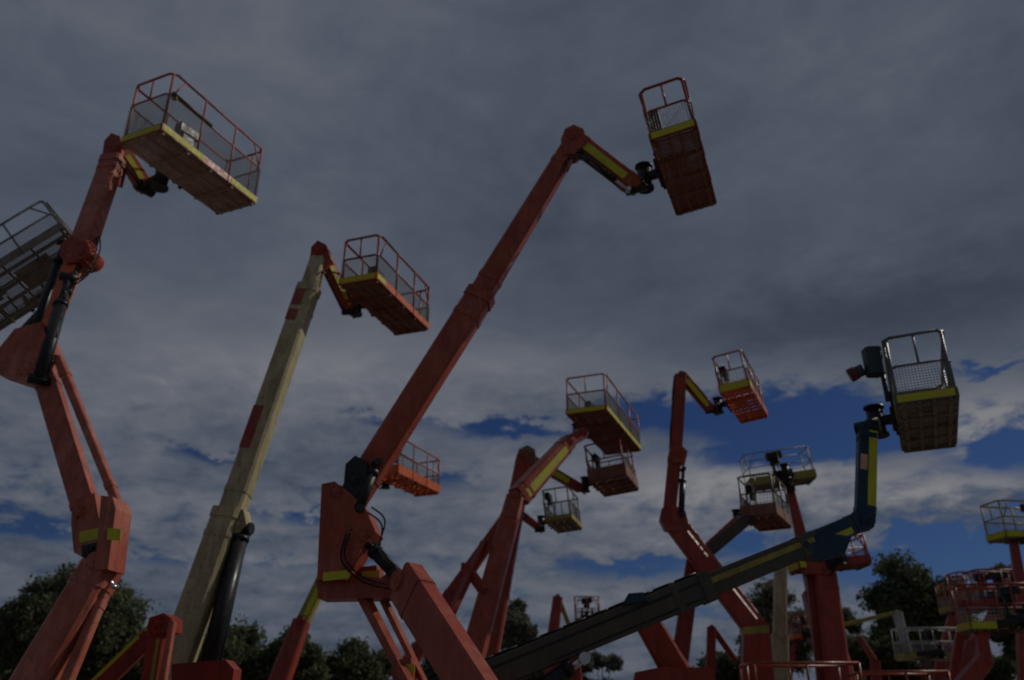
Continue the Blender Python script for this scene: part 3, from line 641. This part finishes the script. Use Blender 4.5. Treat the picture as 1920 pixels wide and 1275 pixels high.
# ------------------------------------------------------------------ trees
def tree(label,px,ytop,Y,wpx,leaf=LEAF,ybot=1240,seed=1,dens=1.0,lob=16,name='gum_tree',round_=False,cat='tree'):
    rnd=random.Random(seed); top=J(px,ytop,Y); low=J(px,ybot,Y); base=V((top.x,top.y,0)); H=top.z; Wd=wpx*zc(top)/F
    r=empty(name,base,label,cat,'trees behind the lifts')
    cb=max(low.z,.18*H); ch=H-cb; cz=cb+ch/2
    lobes=[]
    tries=0
    while len(lobes)<lob and tries<4000:
        tries+=1
        x,y,z=[rnd.uniform(-1,1) for _ in range(3)]
        if x*x+y*y+z*z>1: continue
        if not round_ and x*x+y*y+z*z<.12: continue
        s=rnd.uniform(.17,.30)*(1.25 if round_ else 1)
        lobes.append((V((x*Wd/2*.80,y*Wd/2*.8,cz+z*ch/2*.82)),s*Wd*.62))
    q=MB(); tr=max(.12,H*.022)
    tp=V((rnd.uniform(-.05,.05)*Wd,0,cz)); mid=V((tp.x*.3+rnd.uniform(-.2,.2),0,cb*.75))
    def seg(a,b,r0,r1): q.tube(base+a,base+b,r0,r1,n=9)
    seg(V((0,0,0)),mid,tr,tr*.75); seg(mid,tp,tr*.75,tr*.35); seg(tp,V((tp.x*1.2,0,H-ch*.12)),tr*.35,tr*.1)
    for c,rad in lobes:
        t=rnd.uniform(.1,.9); st=mid.lerp(tp,t); k=st.lerp(c,.5)+Z*(-.05*ch)
        seg(st,k,tr*.34,tr*.2); seg(k,c,tr*.2,tr*.07)
        for _ in range(4): 
            e=c+V([rnd.uniform(-1,1)*rad*.8 for _ in range(3)]); seg(c,e,tr*.07,tr*.03)
    q.build('trunk',BARK,r,base)
    q=MB(); ls=.0034*zc(top)
    for c,rad in lobes:
        nc=int(62*dens)
        for _ in range(nc):
            d=V([rnd.gauss(0,1) for _ in range(3)]).normalized(); rr=rad*rnd.uniform(.35,1.08); 
            cc=c+V((d.x*rr,d.y*rr,d.z*rr*.72)); cs=rad*rnd.uniform(.09,.20)
            for _ in range(rnd.randint(9,18)):
                p=base+cc+V([rnd.gauss(0,1)*cs for _ in range(3)])
                a=V([rnd.gauss(0,1) for _ in range(3)])+V((0,0,-.6)); a.normalize(); b=a.cross(V([rnd.gauss(0,1) for _ in range(3)])).normalized()
                L_=ls*rnd.uniform(.6,1.5); W_=L_*rnd.uniform(.3,.5)
                i=q.ring([p-a*L_*.6,p+b*W_,p+a*L_*.7,p-b*W_]); q.face(i)
    q.build('crown',leaf,r,base)
tree('gum tree filling the lower left corner, cut by the left edge',-20,1086,44,170,LEAF,1330,3,1.6,24)
tree('open-crowned gum tree with sky gaps behind the faded orange knuckle',162,1066,46,250,LEAF,1225,4,1.2,30)
tree('lower bushy tree behind the foot of the left orange boom',190,1172,50,280,LEAF2,1330,6,1.7,26,name='bushy_tree')
tree('bushy tree right behind the foot of the cream boom',455,1182,52,210,LEAF2,1330,7,1.7,24,name='bushy_tree',round_=True)
tree('dark pointed tree behind the thin red boom left of the central lift',565,1162,50,120,LEAF2,1340,8,1.8,20,name='bushy_tree',round_=True)
tree('low round tree seen through the central lift links',680,1196,54,170,LEAF2,1340,9,1.7,20,name='bushy_tree',round_=True)
tree('bushy tree between the dark folded lift and the cream boom',350,1186,53,180,LEAF2,1340,21,1.7,18,name='bushy_tree')
tree('low wide tree at the very bottom left behind the orange boom foot',70,1176,54,230,LEAF2,1340,22,1.7,20,name='bushy_tree')
tree('low bushy tree between the pointed tree and the round one, left of centre',620,1204,56,120,LEAF2,1340,23,1.7,14,name='bushy_tree')
tree('wispy low tree behind the twin-legged orange arm, bottom centre',800,1200,56,150,LEAF3,1340,24,1.5,14,name='bushy_tree')
tree('small grey-green tree beside the tall narrow gum, low at bottom centre',1015,1190,54,110,LEAF3,1340,25,1.6,12,name='bushy_tree')
tree('low dark tree behind the wide red body at the bottom',1350,1205,56,150,LEAF2,1340,26,1.6,14,name='bushy_tree')
tree('tall narrow grey-green gum tree between the forked boom and the tiny red peak',958,1092,48,105,LEAF3,1300,10,1.4,26)
tree('low bush tree at the bottom beneath the grey-green boom',1122,1222,56,120,LEAF3,1330,11,1.5,12,name='bushy_tree')
tree('thin-leaved gum tree behind the cream mast',1455,1090,50,170,LEAF3,1270,12,.9,24)
tree('dark bushy tree behind the twin red columns',1590,1135,54,140,LEAF2,1320,13,1.5,18,name='bushy_tree')
tree('round dark tree, the largest one at right, under open blue sky',1708,1042,46,180,LEAF,1245,14,1.5,30,name='round_tree',round_=True)
tree('dark shrubby tree behind the pale wire basket at right',1655,1170,52,190,LEAF2,1340,15,1.7,24,name='bushy_tree',round_=True)
tree('dark tree behind the boom at the right edge',1885,1050,50,115,LEAF,1250,16,1.4,18,name='round_tree',round_=True)
tree('low tree filling between the right hand platforms',1800,1185,56,170,LEAF2,1340,17,1.4,18,name='bushy_tree')
